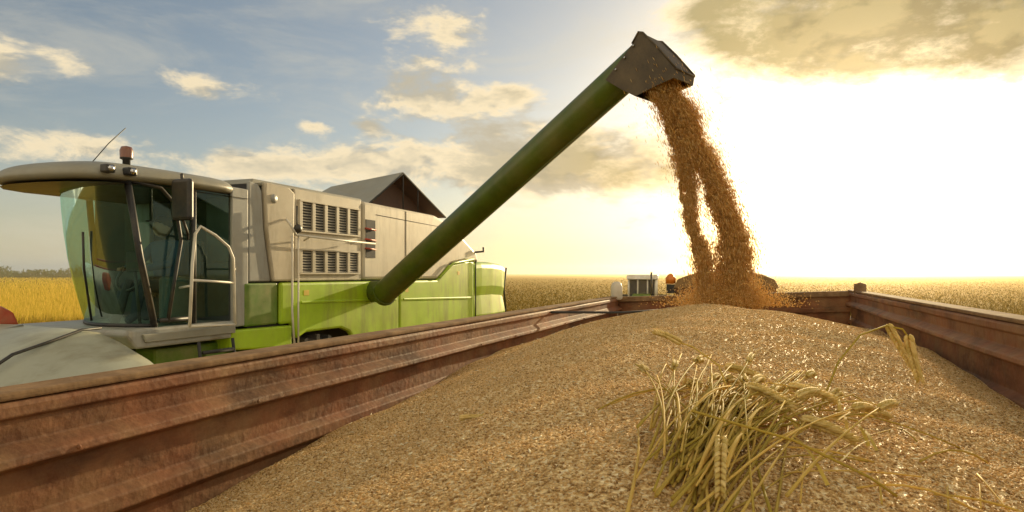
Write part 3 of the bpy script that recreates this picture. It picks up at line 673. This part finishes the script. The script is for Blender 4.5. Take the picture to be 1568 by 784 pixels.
# ================================================================== GROUND + TREES
def field_mat():
    m = bpy.data.materials.new('ripe_field'); m.use_nodes = True; nt = m.node_tree; L = nt.links; b = nt.nodes['Principled BSDF']
    b.inputs['Roughness'].default_value = .9; b.inputs['Specular IOR Level'].default_value = .1
    tc = _n(nt, 'ShaderNodeTexCoord'); mp = _n(nt, 'ShaderNodeMapping'); mp.inputs['Scale'].default_value = (.02, .006, 1)
    L.new(tc.outputs['Object'], mp.inputs[0])
    n1 = _n(nt, 'ShaderNodeTexNoise'); n1.inputs['Scale'].default_value = 1; n1.inputs['Detail'].default_value = 6; L.new(mp.outputs[0], n1.inputs[0])
    n2 = _n(nt, 'ShaderNodeTexNoise'); n2.inputs['Scale'].default_value = .9; n2.inputs['Detail'].default_value = 9; n2.inputs['Roughness'].default_value = .75; L.new(tc.outputs['Object'], n2.inputs[0])
    cr = _n(nt, 'ShaderNodeValToRGB'); e = cr.color_ramp.elements
    e[0].position = .32; e[0].color = (.14, .11, .015, 1); e[1].position = .68; e[1].color = (.44, .27, .04, 1)
    x = e.new(.5); x.color = (.30, .19, .025, 1)
    mix = _n(nt, 'ShaderNodeMath', operation='MULTIPLY_ADD'); mix.inputs[1].default_value = .55
    sc = _n(nt, 'ShaderNodeMath', operation='MULTIPLY'); sc.inputs[1].default_value = .45
    L.new(n2.outputs[0], sc.inputs[0]); L.new(n1.outputs[0], mix.inputs[0]); L.new(sc.outputs[0], mix.inputs[2]); L.new(mix.outputs[0], cr.inputs[0])
    L.new(cr.outputs[0], b.inputs['Base Color'])
    bp = _n(nt, 'ShaderNodeBump'); bp.inputs['Strength'].default_value = .6; bp.inputs['Distance'].default_value = .3; L.new(n2.outputs[0], bp.inputs['Height']); L.new(bp.outputs[0], b.inputs['Normal'])
    return m
G = 9000
mobj('ground', [(-G,-G,0),(G,-G,0),(G,G,0),(-G,G,0)], [(0,1,2,3)], field_mat())
def crop(name, a0, a1, n, y0, h0, h1, c0, c1, tr_):
    yy = y0/(1-np.random.rand(n)*.93); az = np.random.uniform(a0, a1, n); xx = yy*az
    hh = np.random.uniform(h0, h1, n); ww = .02*yy/34*np.random.uniform(.6, 1.6, n); lean = np.random.normal(0, .12, (n, 2))
    V = np.stack([np.stack([xx-ww, yy, 0*xx], 1), np.stack([xx+ww, yy, 0*xx], 1), np.stack([xx+lean[:, 0], yy+lean[:, 1], hh], 1)], 1).reshape(-1, 3)
    fast_mesh(name, V, np.arange(3*n).reshape(-1, 3), straw_mat(name+'_stems', c0, c1, tr_, .1), False)
crop('wheat_field', -1.0, -.12, 60000, 34, .5, .8, (.36, .28, .03), (.74, .52, .10), .45)
crop('stubble_field', -.12, 1.0, 60000, 30, .10, .24, (.11, .08, .01), (.30, .19, .03), .15)
n = 12000; x = np.random.uniform(-900, -360, n); y = 560+np.random.uniform(-12, 12, n)
top = 6.5+2.2*np.sin(x*.05)+1.6*np.sin(x*.17+1)+1.3*np.sin(x*.41); z = np.random.rand(n)**.7*np.maximum(top, 2)
c = np.stack([x, y, z], 1); V = (c[:, None]+np.random.normal(0, .9, (n, 3, 3))).reshape(-1, 3)
fast_mesh('distant_tree_line', V, np.arange(3*n).reshape(-1, 3), mat('tree_foliage', (.06, .10, .02), .9, var=.4, scale=.1), False)

# ---------------- harvest dust hanging over the field (real homogeneous volume)
dm = bpy.data.materials.new('harvest_dust'); dm.use_nodes = True; nt = dm.node_tree; nt.nodes.clear()
o_ = _n(nt, 'ShaderNodeOutputMaterial'); vs = _n(nt, 'ShaderNodeVolumeScatter'); vs.inputs['Color'].default_value = (1, .74, .36, 1)
vs.inputs['Density'].default_value = .0011; vs.inputs['Anisotropy'].default_value = .78; nt.links.new(vs.outputs[0], o_.inputs['Volume'])
box('dust_haze', (-900, 19, .9), (900, 900, 14), dm, None, 0)

# ================================================================== SKY + SUN
SAZ, SEL = math.radians(28), math.radians(10.5)
sunv = Vector((math.sin(SAZ)*math.cos(SEL), math.cos(SAZ)*math.cos(SEL), math.sin(SEL)))
sl = bpy.data.lights.new('sun', 'SUN'); so = bpy.data.objects.new('sun', sl); scene.collection.objects.link(so)
sl.energy = 5; sl.angle = math.radians(.5); sl.color = (1, .77, .43); so.rotation_euler = sunv.to_track_quat('Z', 'Y').to_euler()
w = bpy.data.worlds.new('World'); scene.world = w; w.use_nodes = True; nt = w.node_tree; nt.nodes.clear(); L = nt.links
out = _n(nt, 'ShaderNodeOutputWorld'); bg = _n(nt, 'ShaderNodeBackground'); L.new(bg.outputs[0], out.inputs[0])
sky = _n(nt, 'ShaderNodeTexSky'); sky.sky_type = 'NISHITA'; sky.sun_disc = False; sky.sun_elevation = SEL; sky.sun_rotation = SAZ
sky.air_density = 1.0; sky.dust_density = 1.0; sky.ozone_density = 1.3; sky.altitude = 100
def M(op, a, b=None, c=None, clamp=False):
    n = _n(nt, 'ShaderNodeMath', operation=op); n.use_clamp = clamp
    for i, v in enumerate((a, b, c)):
        if v is None: continue
        if isinstance(v, (int, float)): n.inputs[i].default_value = v
        else: L.new(v, n.inputs[i])
    return n.outputs[0]
tc = _n(nt, 'ShaderNodeTexCoord'); D_ = tc.outputs['Generated']
sp = _n(nt, 'ShaderNodeSeparateXYZ'); L.new(D_, sp.inputs[0])
az = M('ARCTAN2', sp.outputs[0], sp.outputs[1]); el = M('ARCSINE', sp.outputs[2])
def noise(scale, detail, rough, sv=(1, 1, 2.2), off=(0, 0, 0), dist=0):
    mp = _n(nt, 'ShaderNodeMapping'); mp.inputs['Scale'].default_value = sv; mp.inputs['Location'].default_value = off; L.new(D_, mp.inputs[0])
    n = _n(nt, 'ShaderNodeTexNoise'); n.inputs['Scale'].default_value = scale; n.inputs['Detail'].default_value = detail; n.inputs['Roughness'].default_value = rough; n.inputs['Distortion'].default_value = dist
    L.new(mp.outputs[0], n.inputs[0]); return n.outputs[0]
groups = [(-5,20.5,6,2.5,1.35),(22,19.5,6,3.2,3.2),(31,18,9,4.2,3.6),(40,20,7,5,3.2),(17.5,21.5,4,2.2,2.0),(-8,15,5,2.8,1.6),(1,11.5,7,3.4,1.5),(8,9.5,8,3.2,1.5),(-2,8.5,10,2.4,1.35),(-15,9.5,7,1.8,1.5),(-22,8.5,5,1.4,1.3),(-25.5,14.5,2.6,1.1,1.5),(-34,15,2.2,1.0,1.4),(-38.5,14.5,2.0,2.0,1.4),(-34,9.3,6,1.4,1.4),(17,9,5,3.5,1.2),(0,15.5,3,1,1.3),(-17,12.2,1.5,.7,1.5),(-12.5,12.5,1.5,.7,1.3)]
gs = None
for a, e_, sa, se, wt in groups:
    x = M('DIVIDE', M('SUBTRACT', az, math.radians(a)), math.radians(sa)); y = M('DIVIDE', M('SUBTRACT', el, math.radians(e_)), math.radians(se))
    g = M('MULTIPLY', M('EXPONENT', M('MULTIPLY', M('ADD', M('MULTIPLY', x, x), M('MULTIPLY', y, y)), -1)), wt)
    gs = g if gs is None else M('ADD', gs, g)
gs = M('MINIMUM', gs, 2.7)
n_big = noise(8, 8, .64, dist=.25); n_off = noise(8, 3, .6, off=(.04*sunv.x, .04*sunv.y, .06), dist=.25)
n_fine = noise(24, 5, .65, off=(3, 1, 2))
def mr(v, a, b, c=0, d=1, smooth=True):
    n = _n(nt, 'ShaderNodeMapRange'); n.interpolation_type = 'SMOOTHSTEP' if smooth else 'LINEAR'
    for i, q in enumerate((a, b, c, d)): n.inputs[i+1].default_value = q
    L.new(v, n.inputs[0]); return n.outputs[0]
back_fill = mr(M('ABSOLUTE', az), 1.0, 1.6)
cov = M('ADD', gs, M('MULTIPLY', back_fill, 1.0))
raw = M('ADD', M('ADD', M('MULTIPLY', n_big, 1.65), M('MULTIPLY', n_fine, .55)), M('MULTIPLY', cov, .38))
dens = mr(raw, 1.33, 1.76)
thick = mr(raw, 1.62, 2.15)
shade = mr(M('SUBTRACT', n_big, n_off), -.09, .07)
wisps = M('MULTIPLY', mr(noise(3.2, 7, .68, sv=(1, 1, 4), off=(5, 2, 0), dist=.6), .40, .75), .42)
dot = _n(nt, 'ShaderNodeVectorMath', operation='DOT_PRODUCT'); L.new(D_, dot.inputs[0]); dot.inputs[1].default_value = sunv
dp = M('MAXIMUM', dot.outputs['Value'], 0.0)
g1 = M('POWER', dp, 7); g2 = M('POWER', dp, 40); g3 = M('POWER', dp, 150)
def scale(c, f):
    n = _n(nt, 'ShaderNodeVectorMath', operation='SCALE')
    if isinstance(c, tuple): n.inputs[0].default_value = c
    else: L.new(c, n.inputs[0])
    if isinstance(f, (int, float)): n.inputs['Scale'].default_value = f
    else: L.new(f, n.inputs['Scale'])
    return n.outputs[0]
def vadd(a, b):
    n = _n(nt, 'ShaderNodeVectorMath', operation='ADD'); L.new(a, n.inputs[0]); L.new(b, n.inputs[1]); return n.outputs[0]
def mixc(f, a, b):
    n = _n(nt, 'ShaderNodeMix', data_type='RGBA')
    if isinstance(f, (int, float)): n.inputs[0].default_value = f
    else: L.new(f, n.inputs[0])
    for i, q in ((6, a), (7, b)):
        if isinstance(q, tuple): n.inputs[i].default_value = (*q, 1)
        else: L.new(q, n.inputs[i])
    return n.outputs[2]
cc = mixc(shade, (4.2, 3.8, 2.9), (8.0, 6.6, 4.3))
cc = mixc(back_fill, cc, (20, 16.2, 10.4))                      # unseen bright cloud deck added behind the camera as fill light
cc = mixc(M('MULTIPLY', M('MULTIPLY', thick, .85), M('SUBTRACT', 1, back_fill)), cc, mixc(mr(g1, .2, .85), (4.2, 3.8, 2.8), mixc(shade, (1.9, 1.45, .42), (3.2, 2.5, .9))))
glow = vadd(vadd(scale((1.6, 1.2, .5), g1), scale((7.0, 5.3, 2.4), g2)), scale((32, 27, 18), g3))
cc = vadd(cc, scale(glow, M('MULTIPLY_ADD', thick, -.42, .45)))
base = vadd(mixc(.14, scale(sky.outputs[0], .88), (4.2, 3.9, 3.2)), glow)
base = mixc(wisps, base, vadd(scale((5.4, 5.0, 4.0), 1.0), scale(glow, .8)))
hz = M('EXPONENT', M('DIVIDE', M('MAXIMUM', el, 0), -math.radians(4.5)))
base = mixc(M('MULTIPLY', hz, .75), base, vadd(scale((6.4, 5.5, 3.8), 1.0), glow))
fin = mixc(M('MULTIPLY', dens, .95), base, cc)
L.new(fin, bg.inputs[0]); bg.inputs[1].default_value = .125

scene.view_settings.view_transform = 'Standard'; scene.view_settings.look = 'None'; scene.view_settings.exposure = 0; scene.view_settings.gamma = 1
